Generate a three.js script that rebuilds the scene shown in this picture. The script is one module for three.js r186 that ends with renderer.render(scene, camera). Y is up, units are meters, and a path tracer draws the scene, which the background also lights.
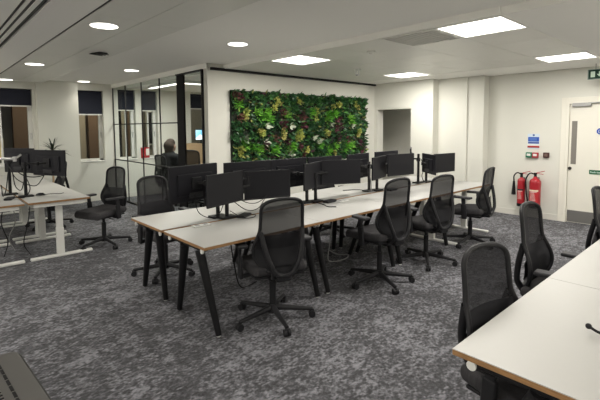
import * as THREE from 'three';
import { RoundedBoxGeometry } from 'three/addons/geometries/RoundedBoxGeometry.js';
import { RectAreaLightUniformsLib } from 'three/addons/lights/RectAreaLightUniformsLib.js';
import { MarchingCubes } from 'three/addons/objects/MarchingCubes.js';
import { mergeGeometries, mergeVertices } from 'three/addons/utils/BufferGeometryUtils.js';

// ---------------------------------------------------------------- camera, light, exposure
const scene = new THREE.Scene();
scene.background = new THREE.Color(0.012, 0.013, 0.017);          // night outside the windows
const camera = new THREE.PerspectiveCamera(2 * Math.atan(200 / 416.66) * 180 / Math.PI, 1.5, 0.05, 100);
camera.position.set(0, 1.6, 0);
camera.rotation.set(-0.0732, -0.7425, -0.0068, 'YXZ');
camera.setViewOffset(600, 400, 0, 42.5, 600, 400);
const renderer = new THREE.WebGLRenderer({ antialias: true });
renderer.toneMapping = THREE.LinearToneMapping;
renderer.toneMappingExposure = 3.6;
renderer.shadowMap.enabled = true;
RectAreaLightUniformsLib.init();
const PANEL_NITS = 10, DOWNLIGHT = 1.3, COVE = 6;

// ---------------------------------------------------------------- helpers
let seed = 12345;
const rnd = () => { seed = (seed * 1664525 + 1013904223) >>> 0; return seed / 4294967296; };
const rr = (a, b) => a + (b - a) * rnd();
const V = (x, y, z) => new THREE.Vector3(x, y, z);
const used = new Map();
function numbered(name) {
  const n = used.get(name) ?? 0; used.set(name, n + 1);
  return n ? `${name}_${String(n).padStart(3, '0')}` : name;
}
function prep(g) {                                                 // the same attributes on every piece, so that they merge
  let o = g.index ? g.toNonIndexed() : g;
  for (const k of Object.keys(o.attributes)) if (!['position', 'normal', 'uv'].includes(k)) o.deleteAttribute(k);
  if (!o.attributes.uv) o.setAttribute('uv', new THREE.BufferAttribute(new Float32Array(o.attributes.position.count * 2), 2));
  if (!o.attributes.normal) o.computeVertexNormals();
  o.morphAttributes = {};
  return o;
}
const join = (list) => (list.length === 1 ? list[0] : mergeGeometries(list.map(prep)));
const at = (g, x = 0, y = 0, z = 0, rx = 0, ry = 0, rz = 0) => {
  g.applyMatrix4(new THREE.Matrix4().compose(V(x, y, z), new THREE.Quaternion().setFromEuler(new THREE.Euler(rx, ry, rz, 'YXZ')), V(1, 1, 1)));
  return g;
};
const box = (w, h, d, x = 0, y = 0, z = 0) => at(new THREE.BoxGeometry(w, h, d), x, y, z);
const span = (x0, x1, y0, y1, z0, z1) => box(x1 - x0, y1 - y0, z1 - z0, (x0 + x1) / 2, (y0 + y1) / 2, (z0 + z1) / 2);
const rbox = (w, h, d, r, x = 0, y = 0, z = 0, seg = 2) => at(new RoundedBoxGeometry(w, h, d, seg, r), x, y, z);
const cyl = (r0, r1, h, x = 0, y = 0, z = 0, seg = 20) => at(new THREE.CylinderGeometry(r0, r1, h, seg), x, y, z);
function bar(p0, p1, r0, r1 = r0, seg = 12, flat = 1) {            // a tapered round bar from p0 to p1
  const d = p1.clone().sub(p0), L = d.length();
  const g = new THREE.CylinderGeometry(r1, r0, L, seg); g.scale(1, 1, flat);
  g.applyQuaternion(new THREE.Quaternion().setFromUnitVectors(V(0, 1, 0), d.normalize()));
  return g.translate((p0.x + p1.x) / 2, (p0.y + p1.y) / 2, (p0.z + p1.z) / 2);
}
const tube = (pts, r, n = 24, seg = 8, closed = false) => new THREE.TubeGeometry(new THREE.CatmullRomCurve3(pts.map((p) => (p.isVector3 ? p : V(...p))), closed), n, r, seg, closed);
function mesh(name, geo, mat, parent) {
  const g = Array.isArray(geo) ? join(geo) : geo;
  const m = new THREE.Mesh(g, mat); m.name = parent ? name : numbered(name);
  if (parent) { let k = 0; while (parent.children.some((c) => c.name === m.name)) m.name = `${name}_${String(++k).padStart(3, '0')}`; }
  (parent ?? scene).add(m);
  return m;
}
function tag(o, label, category, group) { Object.assign(o.userData, { label, category }); if (group) o.userData.group = group; return o; }
function thing(name, label, category, pos = [0, 0, 0], turn = 0, group) {
  const o = new THREE.Group(); o.name = numbered(name); o.position.set(...pos); o.rotation.y = turn; scene.add(o);
  return tag(o, label, category, group);
}
function copy(src, label, pos, turn = 0, group) {
  const o = src.clone(); o.name = numbered(src.name.replace(/_\d{3}$/, '')); scene.add(o);
  o.userData = { ...src.userData }; o.position.set(...pos); o.rotation.set(0, turn, 0);
  if (label) o.userData.label = label; if (group) o.userData.group = group;
  return o;
}
function struct(name, geo, mat, parent, label) {
  const m = mesh(name, geo, mat, parent); if (!parent) m.userData.kind = 'structure'; if (label) m.userData.label = label; return m;
}

// ---------------------------------------------------------------- procedural textures
function hash(x, y, s) { let h = (x * 374761393 + y * 668265263 + s * 974634777) | 0; h = Math.imul(h ^ (h >>> 13), 1274126177); return ((h ^ (h >>> 16)) >>> 0) / 4294967296; }
function vnoise(x, y, px, py, s) {                                 // value noise that tiles with period px, py
  const xi = Math.floor(x), yi = Math.floor(y), fx = x - xi, fy = y - yi;
  const u = fx * fx * (3 - 2 * fx), v = fy * fy * (3 - 2 * fy);
  const X0 = ((xi % px) + px) % px, X1 = (X0 + 1) % px, Y0 = ((yi % py) + py) % py, Y1 = (Y0 + 1) % py;
  const a = hash(X0, Y0, s), b = hash(X1, Y0, s), c = hash(X0, Y1, s), d = hash(X1, Y1, s);
  return a + (b - a) * u + (c - a) * v + (a - b - c + d) * u * v;
}
function dataTex(w, h, fn, srgb, repeat) {
  const a = new Uint8Array(w * h * 4);
  for (let j = 0; j < h; j++) for (let i = 0; i < w; i++) {
    const c = fn(i / w, j / h), k = (j * w + i) * 4;
    for (let q = 0; q < 3; q++) a[k + q] = Math.max(0, Math.min(255, Math.round(c[q] * 255))); a[k + 3] = 255;
  }
  const t = new THREE.DataTexture(a, w, h); t.wrapS = t.wrapT = THREE.RepeatWrapping; t.magFilter = THREE.LinearFilter; t.minFilter = THREE.LinearMipmapLinearFilter; t.generateMipmaps = true;
  if (srgb) t.colorSpace = THREE.SRGBColorSpace; if (repeat) t.repeat.set(...repeat); t.needsUpdate = true; return t;
}
const sstep = (a, b, x) => { const t = Math.max(0, Math.min(1, (x - a) / (b - a))); return t * t * (3 - 2 * t); };
// charcoal carpet with streaky pale grey flecks; one repeat is 8 m
const carpetTex = dataTex(2048, 2048, (u, v) => {
  const big = vnoise(u * 14, v * 18, 14, 18, 1) * 0.5 + vnoise(u * 34, v * 44, 34, 44, 2) * 0.5;
  const mid = vnoise(u * 80, v * 115, 80, 115, 3) * 0.55 + vnoise(u * 180, v * 260, 180, 260, 4) * 0.45;
  const fine = vnoise(u * 380, v * 560, 380, 560, 5) * 0.6 + vnoise(u * 800, v * 950, 800, 950, 6) * 0.4;
  const s = sstep(0.38, 0.70, big * 0.25 + mid * 0.36 + fine * 0.39);
  const grain = (hash(Math.floor(u * 2048), Math.floor(v * 2048), 7) - 0.5) * 0.07;
  const l = 0.276 + 0.175 * s + (fine - 0.5) * 0.20 + grain;
  return [l * 0.985, l * 0.985, l * 1.03];
}, true);
const woodEdge = dataTex(256, 64, (u, v) => { const n = vnoise(u * 40, v * 10, 40, 10, 11) * 0.5 + vnoise(u * 8, v * 24, 8, 24, 12) * 0.5; const l = 0.82 + 0.25 * n; return [0.60 * l, 0.45 * l, 0.29 * l]; }, true);
const paintBump = dataTex(256, 256, (u, v) => { const n = vnoise(u * 60, v * 60, 60, 60, 21) * 0.6 + vnoise(u * 128, v * 128, 128, 128, 22) * 0.4; return [n, n, n]; }, false);
const fabricTex = dataTex(256, 256, (u, v) => { const n = 0.75 + 0.35 * hash(Math.floor(u * 256), Math.floor(v * 256), 31) * vnoise(u * 64, v * 64, 64, 64, 32) + 0.1 * vnoise(u * 12, v * 12, 12, 12, 33); return [0.22 * n, 0.215 * n, 0.225 * n]; }, true);

const matte = (color, roughness = 0.6, extra = {}) => new THREE.MeshPhysicalMaterial({ color, roughness, specularIntensity: 0.4, ...extra });
const std = (color, roughness = 0.6, extra = {}) => new THREE.MeshStandardMaterial({ color, roughness, ...extra });
const lin = (r, g, b) => new THREE.Color().setRGB(r, g, b);
const M = {
  wall: std(lin(0.67, 0.665, 0.605), 0.85, { bumpMap: paintBump, bumpScale: 0.0006 }),
  ceiling: std(lin(0.92, 0.91, 0.87), 0.9),
  tile: std(lin(0.76, 0.755, 0.71), 0.4, { metalness: 0.1 }),
  carpet: std('#ffffff', 1, { map: carpetTex, bumpMap: carpetTex, bumpScale: 0.004 }),
  skirting: std(lin(0.66, 0.645, 0.59), 0.5),
  dark: matte(lin(0.010, 0.010, 0.011), 0.45),
  blackMetal: matte(lin(0.012, 0.012, 0.013), 0.45),
  plastic: matte(lin(0.018, 0.018, 0.020), 0.5),
  greyPlastic: matte(lin(0.035, 0.035, 0.038), 0.55),
  screen: new THREE.MeshPhysicalMaterial({ color: lin(0.007, 0.007, 0.010), roughness: 0.5, specularIntensity: 0.5 }),
  shell: matte(lin(0.012, 0.012, 0.016), 0.6),
  meshUpper: matte(lin(0.019, 0.0185, 0.021), 0.9, { transparent: true, opacity: 0.89, side: THREE.DoubleSide }),
  meshLower: matte(lin(0.013, 0.013, 0.015), 0.9, { transparent: true, opacity: 0.96, side: THREE.DoubleSide }),
  meshDense: matte(lin(0.016, 0.016, 0.018), 0.75, { side: THREE.DoubleSide }),
  seat: std('#ffffff', 0.95, { map: fabricTex }),
  laminate: std(lin(0.425, 0.423, 0.403), 0.45, { bumpMap: paintBump, bumpScale: 0.0002 }),
  ply: std('#ffffff', 0.6, { map: woodEdge }),
  whiteMetal: std(lin(0.70, 0.70, 0.67), 0.4),
  greyMetal: std(lin(0.24, 0.235, 0.225), 0.42, { metalness: 0.6 }),
  silver: std(lin(0.55, 0.55, 0.55), 0.3, { metalness: 0.9 }),
  red: std(lin(0.36, 0.014, 0.024), 0.35),
  label: std(lin(0.75, 0.74, 0.70), 0.6),
  green: std(lin(0.010, 0.16, 0.085), 0.5),
  blue: std(lin(0.015, 0.07, 0.40), 0.5),
  door: std(lin(0.74, 0.72, 0.64), 0.5),
  glass: new THREE.MeshPhysicalMaterial({ color: lin(0.93, 0.96, 0.95), roughness: 0.02, transmission: 1, thickness: 0, ior: 1.25, specularIntensity: 0.15 }),
  blind: matte(lin(0.022, 0.024, 0.036), 0.85),
  glow: std('#000000', 1, { emissive: '#fffaf0', emissiveIntensity: 1.5 }),
  wood: std(lin(0.42, 0.30, 0.18), 0.55),
  cable: matte(lin(0.012, 0.012, 0.013), 0.5),
  greyCable: std(lin(0.30, 0.30, 0.30), 0.5),
};

// ---------------------------------------------------------------- the setting
const CEIL = 2.51, BULK = 2.575, XG = 3.29, ZG = -5.65, XW = 7.4, XD = 7.85, ZW = -9.8, X0 = -3.6, Z1 = 3.6;
{
  const f = new THREE.PlaneGeometry(XD + 1.4 - X0, Z1 - ZW + 0.4); f.rotateX(-Math.PI / 2); f.translate((XD + 1.4 + X0) / 2, 0, (Z1 + ZW) / 2);
  const p = f.attributes.position, uv = f.attributes.uv;
  for (let i = 0; i < p.count; i++) uv.setXY(i, p.getX(i) / 8, -p.getZ(i) / 8);
  struct('floor', f, M.carpet);
  struct('floor_slab', span(X0 - 0.2, XD + 1.5, -0.25, -0.005, ZW - 0.3, Z1 + 0.2), M.wall);
}
// ceiling: plaster zones, metal tiles, a raised bulkhead, a roof slab above
struct('ceiling', [
  span(X0, 1.06, CEIL, CEIL + 0.1, ZW - 0.2, -6.05), span(X0, 0.60, CEIL, CEIL + 0.1, -6.05, -2.0), span(0.76, 1.06, CEIL, CEIL + 0.1, -6.05, -2.0),
  span(X0, 1.06, CEIL, CEIL + 0.1, -2.0, Z1), span(0.60, 0.76, CEIL + 0.06, CEIL + 0.1, -6.05, -2.0),
  span(0.629, 0.653, CEIL, CEIL + 0.03, -6.05, -2.0), span(0.683, 0.707, CEIL, CEIL + 0.03, -6.05, -2.0),
  span(1.89, 3.60, BULK, BULK + 0.1, ZW - 0.2, Z1),
  span(3.60, XD + 1.4, CEIL, CEIL + 0.1, -1.46, Z1), span(6.83, XD + 1.4, CEIL, CEIL + 0.1, ZG, -1.46),
], M.ceiling);
struct('ceiling_slab', span(X0 - 0.2, XD + 1.5, 2.72, 2.9, ZW - 0.3, Z1 + 0.2), M.ceiling);
struct('trim_1', [span(1.06, 1.088, CEIL + 0.008, CEIL + 0.06, ZW, Z1)], M.dark);
struct('trim_2', [span(3.57, 3.60, CEIL, BULK + 0.02, ZG, -1.46), span(1.875, 1.89, CEIL, BULK + 0.03, ZW, Z1)], M.ceiling);
// slot diffuser recessed in the plaster at the left
{
  const d = thing('slot_diffuser', 'long linear air diffuser with three dark slots in the plaster ceiling', 'air vent', [0, CEIL, 0]);
  for (const x of [0.6145, 0.668, 0.7335]) mesh('slot', span(x - 0.012, x + 0.012, 0.008, 0.04, -6.05, -2.0), M.dark, d);
  for (const x of [0.60, 0.629, 0.681, 0.709, 0.758]) mesh('blade', span(x - 0.0015, x + 0.0015, -0.002, 0.03, -6.05, -2.0), M.ceiling, d);
}
const metalTiles = struct('ceiling_tiles', [span(1.09, 1.885, CEIL + 0.05, CEIL + 0.07, ZW, Z1), span(3.61, 6.82, CEIL + 0.05, CEIL + 0.07, ZG, -1.46)], M.tile);
{
  const panelCells = new Set(['0,0', '4,0', '0,4', '4,4']), ventCell = '0,1';
  const g = new THREE.BoxGeometry(0.636, 0.03, 0.614);
  const last = new THREE.BoxGeometry(0.636, 0.03, 0.46);
  for (let k = 0; k < 7; k++) for (let i = 0; i < 5; i++) {
    const key = `${i},${k}`; if (panelCells.has(key) || key === ventCell) continue;
    const h = k === 6, m = mesh('tile', h ? last : g, M.tile, metalTiles);
    m.position.set(3.61 + 0.642 * (i + 0.5), CEIL + 0.016, h ? -5.41 : -1.46 - 0.62 * (k + 0.5));
  }
  const g2 = new THREE.BoxGeometry(0.399, 0.03, 1.194);
  for (let k = 0; k < 11; k++) for (const x of [1.285, 1.69]) { const m = mesh('tile', g2, M.tile, metalTiles); m.position.set(x, CEIL + 0.016, 3.0 - 1.2 * k); }
}
// walls
const wallBox = (name, list) => struct(name, list, M.wall);
wallBox('wall_green', [span(XG, XW + 0.15, 0, 2.71, ZG - 0.12, ZG)]);
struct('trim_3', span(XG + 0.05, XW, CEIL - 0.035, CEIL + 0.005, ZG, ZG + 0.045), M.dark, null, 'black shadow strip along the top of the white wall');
wallBox('wall_opening', [span(XW, XW + 0.2, 0, 2.71, ZG - 0.12, -5.56), span(XW, XW + 0.2, 1.96, 2.71, -5.56, -4.73), span(XW, XW + 0.2, 0, 2.71, -4.73, -4.24), span(XW + 0.2, XW + 0.26, 0, 2.71, -4.5, -4.24)]);
wallBox('wall_step', [span(XW + 0.2, 7.8, 0, 2.71, -4.25, -3.66), span(XW + 0.24, 7.95, 0, 2.71, -3.67, -3.36)]);
struct('wall_corridor', [span(XW + 1.3, XW + 1.4, 0, 2.71, -6.4, -4.2), span(XW + 0.2, XW + 1.4, 0, 2.71, -6.5, -6.4), span(XW + 0.4, XW + 1.4, 0, 2.71, -4.25, -4.15), span(XW + 0.1, XW + 1.4, 2.3, 2.4, -6.5, -4.4)], M.wall);
wallBox('wall_door', [span(XD, XD + 0.2, 0, 2.71, -3.4, -2.09), span(XD, XD + 0.2, 1.985, 2.71, -2.09, -1.10), span(XD, XD + 0.2, 0, 2.71, -1.10, Z1)]);
wallBox('wall_behind', [span(X0 - 0.2, XD + 0.2, 0, 2.71, Z1, Z1 + 0.2)]);
wallBox('wall_left', [span(X0 - 0.2, X0, 0, 2.71, ZW - 0.3, Z1 + 0.2)]);
const winY0 = 0.87, winTop = [2.39, 2.42, 2.48, 2.48, 2.47], blindY = [2.05, 1.90, 2.01, 2.01, 2.09];
const wins = [[0.7, 1.74], [2.57, 3.08], [3.40, 3.79], [3.93, 4.32], [5.20, 5.68]];
{
  const w = [], xs = [X0 - 0.2, ...wins.flat(), XD + 0.2];
  for (let k = 0; k < xs.length; k += 2) w.push(span(xs[k], xs[k + 1], 0, 2.71, ZW - 0.3, ZW));
  wins.forEach(([a, b], i) => { const winY1 = winTop[i]; w.push(span(a, b, 0, winY0, ZW - 0.3, ZW)); w.push(span(a, b, winY1, 2.71, ZW - 0.3, ZW)); });
  w.push(span(1.80, 2.55, 0, 2.71, ZW, ZW + 0.10));                     // pilaster between the first two windows
  wallBox('wall_windows', w);
}
wallBox('wall_meeting_room', [span(XW, XW + 0.2, 0, 2.71, ZW, ZG - 0.12)]);
struct('ceiling_meeting_room', span(3.60, XW, CEIL, CEIL + 0.1, ZW, ZG - 0.1), M.ceiling);
wins.forEach(([a, b], i) => {
  const name = `window_${i + 1}`, z = ZW - 0.16, winY1 = winTop[i];
  const f = struct(name, [span(a, a + 0.03, winY0, winY1, z - 0.03, z + 0.03), span(b - 0.07, b, winY0, winY1, z - 0.03, z + 0.03), span(a, b, winY0, winY0 + 0.06, z - 0.03, z + 0.03), span(a, b, winY1 - 0.04, winY1, z - 0.03, z + 0.03), ...(i === 1 || i === 4 ? [] : [span(a + 0.48 * (b - a), a + 0.48 * (b - a) + 0.03, winY0, winY1, z - 0.025, z + 0.025)])], M.whiteMetal);
  mesh('pane', span(a + 0.03, b - 0.07, winY0 + 0.06, winY1 - 0.04, z - 0.004, z + 0.004), M.glass, f);
  mesh('window_sill', rbox(b - a + 0.02, 0.03, 0.15, 0.008, (a + b) / 2, winY0 + 0.005, ZW - 0.055), M.whiteMetal, f);
  mesh('handle', [rbox(0.02, 0.12, 0.02, 0.006, b - 0.035, 1.45, z + 0.05), box(0.025, 0.03, 0.03, b - 0.035, 1.5, z + 0.035)], M.silver, f);
  const bl = thing('roller_blind', ['dark navy roller blind partly lowered over the leftmost window', 'dark navy roller blind over the narrow window right of the white pillar', 'dark navy roller blind in first window behind the glass partition', 'dark navy roller blind in second window behind the glass partition', 'dark navy roller blind in far window right of the black post'][i], 'blind', [(a + b) / 2, 0, ZW - 0.06]);
  mesh('fabric', span(-(b - a) / 2 + 0.012, (b - a) / 2 - 0.012, blindY[i] + 0.012, winY1 - 0.015, -0.002, 0.002), M.blind, bl);
  mesh('roller', at(cyl(0.022, 0.022, b - a - 0.03, 0, 0, 0), 0, winY1 - 0.028, 0, 0, 0, Math.PI / 2), M.blind, bl);
  mesh('bottom_bar', rbox(b - a - 0.02, 0.028, 0.016, 0.005, 0, blindY[i], 0), M.whiteMetal, bl);
});
// the street outside: a stone front with brick piers and dim windows
{
  const stone = std(lin(0.30, 0.29, 0.26), 0.9), brick = std(lin(0.13, 0.095, 0.075), 0.9);
  const bld = thing('building', 'stone building with brown brick piers across the street in the dark', 'building', [0, 0, -15.5]);
  mesh('wall', span(-6, 12, -3, 7, -0.6, -0.2), stone, bld);
  for (const x of [-1.5, 0.9, 2.2, 4.35, 5.7, 7.2]) mesh('brick_pier', span(x, x + 0.55, -3, 7, -0.2, 0.05), brick, bld);
  const lit = std('#000000', 1, { emissive: lin(1.0, 0.72, 0.30), emissiveIntensity: 0.15 });
  for (const [x, y, w, h] of [[1.55, 0.7, 0.35, 0.55], [-0.4, 1.0, 0.8, 0.6], [3.0, 0.9, 0.7, 0.8], [6.5, 1.0, 0.5, 1.2]]) {
    mesh('window_frame', [span(x - 0.05, x, y, y + h, -0.2, -0.1), span(x + w, x + w + 0.05, y, y + h, -0.2, -0.1), span(x - 0.05, x + w + 0.05, y + h, y + h + 0.05, -0.2, -0.1), span(x - 0.05, x + w + 0.05, y - 0.05, y, -0.2, -0.08)], M.whiteMetal, bld);
    mesh('pane', span(x, x + w, y, y + h, -0.2, -0.17), w < 0.5 ? lit : M.screen, bld);
  }
  const lamp = thing('street_lamp', 'street lamp on the pavement outside the windows', 'lamp', [4.6, -3, -13.2]);
  mesh('post', cyl(0.05, 0.07, 7.2, 0, 3.6, 0), M.blackMetal, lamp);
  mesh('lamp_head', rbox(0.3, 0.08, 0.5, 0.03, 0, 7.2, -0.2), M.blackMetal, lamp);
  mesh('lamp_lens', box(0.22, 0.01, 0.36, 0, 7.155, -0.2), std('#000000', 1, { emissive: '#ffe2b0', emissiveIntensity: 2 }), lamp);
  const pl = new THREE.PointLight('#ffe6c0', 10, 0, 2); pl.position.set(0, 7.05, -0.2); pl.shadow.radius = 6; lamp.add(pl);
  struct('ground', span(-10, 16, -3.2, -3, -15.2, ZW - 0.4), stone);
}
// skirting
struct('baseboard_right', [span(XD - 0.014, XD, 0, 0.1, -3.36, -2.16), span(XD - 0.014, XD, 0, 0.1, -1.03, Z1), span(7.786, 7.80, 0, 0.1, -4.25, -3.67), span(XW - 0.014, XW, 0, 0.1, -4.73, -4.25), span(7.936, 7.95, 0, 0.1, -3.67, -3.66)], M.skirting);
struct('baseboard_back', [span(XG + 0.06, XW - 0.014, 0, 0.1, ZG, ZG + 0.014), span(X0, 1.8, 0, 0.1, ZW, ZW + 0.014), span(1.8, 2.55, 0, 0.1, ZW + 0.10, ZW + 0.114), span(2.55, 3.26, 0, 0.1, ZW, ZW + 0.014), span(3.34, XW, 0, 0.1, ZW, ZW + 0.014)], M.skirting);
// glass partition of the meeting room: frame, panes
{
  const pt = new THREE.Group(); pt.name = 'partition_glass'; pt.userData.kind = 'structure'; scene.add(pt);
  const F = M.blackMetal, t = 0.016, zEnds = [ZW, -9.03, -8.18, -7.35, -6.66];
  mesh('track', [span(XG - 0.025, XG + 0.025, 0, 0.035, ZW, ZG - 0.12)], F, pt);
  mesh('top_track', [span(XG - 0.03, XG + 0.03, 2.495, BULK, ZW, ZG)], M.ceiling, pt);
  mesh('door_head', [span(XG - 0.03, XG + 0.03, 2.475, 2.495, -6.66, -5.765)], F, pt);
  for (const z of [ZW + 0.02, ...zEnds.slice(1, 4)]) mesh('mullion', span(XG - 0.010, XG + 0.010, 0.035, 2.495, z - t / 2, z + t / 2), F, pt);
  for (const y of [1.685, 0.90]) mesh('rail', span(XG - 0.010, XG + 0.010, y - 0.010, y + 0.010, ZW, -6.64), F, pt);
  for (let k = 0; k < 4; k++) mesh('pane', span(XG - 0.005, XG + 0.005, 0.035, 2.495, zEnds[k] + 0.012, zEnds[k + 1] - 0.012), M.glass, pt);
  mesh('post', span(XG - 0.015, XG + 0.015, 0, 2.475, -6.65, -6.40), matte(lin(0.006, 0.006, 0.007), 0.7), pt);
  mesh('pane', span(XG - 0.005, XG + 0.005, 0.035, 2.475, -6.40, -5.80), M.glass, pt);
  mesh('post', span(XG - 0.03, XG + 0.03, 0, 2.475, -5.80, -5.765), F, pt);
}
// door in the right wall
{
  const d = new THREE.Group(); d.name = 'door_1'; d.userData.kind = 'structure'; d.position.set(XD, 0, -2.05); scene.add(d);
  mesh('door_frame', [span(-0.02, 0.16, 0, 1.985, -0.04, 0.0), span(-0.02, 0.16, 0, 1.985, 0.91, 0.95), span(-0.02, 0.16, 1.945, 1.985, 0, 0.91)], M.door, d);
  mesh('architrave', [rbox(0.02, 2.045, 0.075, 0.006, -0.01, 1.0225, -0.0775), rbox(0.02, 2.045, 0.075, 0.006, -0.01, 1.0225, 0.9875), rbox(0.02, 0.06, 0.99, 0.006, -0.01, 2.015, 0.455)], M.door, d);
  const leaf = mesh('door_leaf', rbox(0.044, 1.935, 0.902, 0.003, 0.03, 0.974, 0.455), M.door, d);
  mesh('kick_plate', rbox(0.003, 0.19, 0.88, 0.001, 0.0065, 0.112, 0.455), M.greyMetal, leaf);
  mesh('vision_panel', rbox(0.006, 0.70, 0.075, 0.002, 0.006, 1.315, 0.075), std(lin(0.20, 0.185, 0.165), 0.3), leaf);
  mesh('lock', [at(cyl(0.026, 0.026, 0.012, 0, 0, 0), 0.004, 0.895, 0.03, 0, 0, Math.PI / 2), at(cyl(0.014, 0.014, 0.03, 0, 0, 0), -0.008, 0.895, 0.03, 0, 0, Math.PI / 2)], std(lin(0.05, 0.045, 0.04), 0.4, { metalness: 0.5 }), leaf);
  mesh('door_closer', [rbox(0.055, 0.06, 0.26, 0.01, -0.02, 1.925, 0.17), box(0.012, 0.012, 0.22, -0.04, 1.952, 0.37)], std(lin(0.36, 0.36, 0.35), 0.45), leaf);
}
const signCanvas = (w, h, draw) => { const c = document.createElement('canvas'); c.width = w; c.height = h; const x = c.getContext('2d'); draw(x, w, h); const t = new THREE.CanvasTexture(c); t.colorSpace = THREE.SRGBColorSpace; return t; };
function facePlate(w, h, tex, depth = 0.006) {                        // a plate whose -x face carries the print
  const g = new THREE.PlaneGeometry(w, h); g.rotateY(-Math.PI / 2);
  return { body: box(depth, h, w, depth / 2, 0, 0), face: g.translate(-0.0006, 0, 0), mat: std('#ffffff', 0.5, { map: tex }) };
}
function plate(name, label, cat, pos, w, h, tex, bodyMat, depth) {
  const t = thing(name, label, cat, pos), p = facePlate(w, h, tex, depth);
  mesh('plate', p.body, bodyMat, t); mesh('print', p.face, p.mat, t);
  return t;
}
plate('door_sign', 'small green sign with white lettering on the white door', 'sign', [XD + 0.0, 0.855, -1.60], 0.30, 0.065,
  signCanvas(256, 56, (c, w, h) => { c.fillStyle = '#0f5a37'; c.fillRect(0, 0, w, h); c.fillStyle = '#e6eee6'; c.font = 'bold 30px sans-serif'; c.textAlign = 'center'; c.textBaseline = 'middle'; c.fillText('Push bar to open', w / 2, h / 2 + 2, w - 20); }), M.green);
{
  const t = thing('door_disc', 'round blue sign high on the white door at the frame edge', 'sign', [XD + 0.006, 1.50, -1.625]);
  mesh('disc', at(cyl(0.05, 0.05, 0.004, 0, 0, 0, 32), -0.001, 0, 0, 0, 0, Math.PI / 2), M.blue, t);
  mesh('symbol', [at(new THREE.TorusGeometry(0.026, 0.003, 6, 24), -0.004, 0, 0, 0, Math.PI / 2, 0), box(0.002, 0.03, 0.008, -0.004, 0, 0)], M.label, t);
}

// ---------------------------------------------------------------- lights in the ceiling
function ledPanel(label, x, z, group) {
  const t = thing('ceiling_panel_light', label, 'ceiling light', [x, CEIL, z], 0, group);
  mesh('frame', [span(-0.31, 0.31, -0.004, 0.03, -0.31, -0.29), span(-0.31, 0.31, -0.004, 0.03, 0.29, 0.31), span(-0.31, -0.29, -0.004, 0.03, -0.29, 0.29), span(0.29, 0.31, -0.004, 0.03, -0.29, 0.29)], M.whiteMetal, t);
  mesh('diffuser', box(0.58, 0.006, 0.58, 0, 0.004, 0), M.glow, t);
  const l = new THREE.RectAreaLight('#fffaf2', PANEL_NITS, 0.58, 0.58); l.position.set(0, -0.006, 0); l.rotation.x = -Math.PI / 2; t.add(l);
  return t;
}
ledPanel('square LED ceiling panel in front of the plant wall, left of the sensor', 3.93, -4.25);
ledPanel('large square LED ceiling panel beside the metal vent grille', 3.93, -1.77);
ledPanel('square LED ceiling panel in front of the door wall near exit sign', 6.50, -1.77);
ledPanel('square LED ceiling panel near the dim wall opening', 6.50, -4.25);
ledPanel('square LED ceiling panel over the near white table, behind the camera', 3.96, 1.3, 'ceiling panels behind the view');
ledPanel('square LED ceiling panel over the near white table, behind the camera', 6.44, 1.3, 'ceiling panels behind the view');
ledPanel('square LED ceiling panel left of the camera', -1.4, -1.6, 'ceiling panels left of the view');
ledPanel('square LED ceiling panel left of the camera', -1.4, 1.6, 'ceiling panels left of the view');
ledPanel('square LED ceiling panel left of the camera', -1.4, -8.0, 'ceiling panels left of the view');
ledPanel('square LED ceiling panel left of the camera', -1.4, -5.0, 'ceiling panels left of the view');
for (const z of [-8, -5, -2, 1]) ledPanel('square LED ceiling panel by the wall left of the view', -3.1, z, 'ceiling panels along the left wall');
for (const x of [-1.4, 5.2, 6.9]) ledPanel('square LED ceiling panel by the wall behind the camera', x, 3.05, 'ceiling panels along the wall behind');
const ring = new THREE.LatheGeometry([[0.113, 0.0], [0.113, -0.004], [0.128, -0.004], [0.136, 0.002], [0.136, 0.004]].map((p) => new THREE.Vector2(...p)), 40);
function downlight(label, x, y, z, group, dim = 1) {
  const t = thing('downlight', label, 'ceiling light', [x, y, z], 0, group);
  mesh('rim', ring, M.whiteMetal, t).material.side = THREE.DoubleSide;
  mesh('lens', cyl(0.114, 0.114, 0.006, 0, -0.0015, 0, 40), M.glow, t);
  const l = new THREE.SpotLight('#fff8ec', DOWNLIGHT * dim, 0, 1.05, 1, 2); l.position.set(0, -0.03, 0); l.target.position.set(0, -2, 0); l.shadow.radius = 5; t.add(l); t.add(l.target);
}
downlight('round downlight in the left metal tiles, nearest and largest', 1.28, CEIL, -3.96);
downlight('round downlight in the left metal tiles, second from the camera', 1.28, CEIL, -6.92);
downlight('round downlight in the left metal tiles, farthest, at the left frame edge', 1.26, CEIL, -9.4, undefined, 0.4);
downlight('round downlight in the plaster bulkhead, nearest, above the bench', 2.83, BULK, -4.15);
downlight('round downlight in the plaster bulkhead, middle of its row of three', 2.74, BULK, -7.2);
downlight('round downlight in the plaster bulkhead, farthest, near the narrow window', 2.62, BULK, -9.5, undefined, 0.3);
downlight('round downlight in the ceiling behind the camera', 1.28, CEIL, -1.0, 'downlights outside the view');
downlight('round downlight in the ceiling behind the camera', 2.70, BULK, -1.0, 'downlights outside the view');
downlight('round downlight in the ceiling behind the camera', 1.28, CEIL, 1.9, 'downlights outside the view');
downlight('round downlight in the corridor beyond the dim wall opening', 8.15, 2.3, -5.2, undefined, 0.45);
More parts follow.
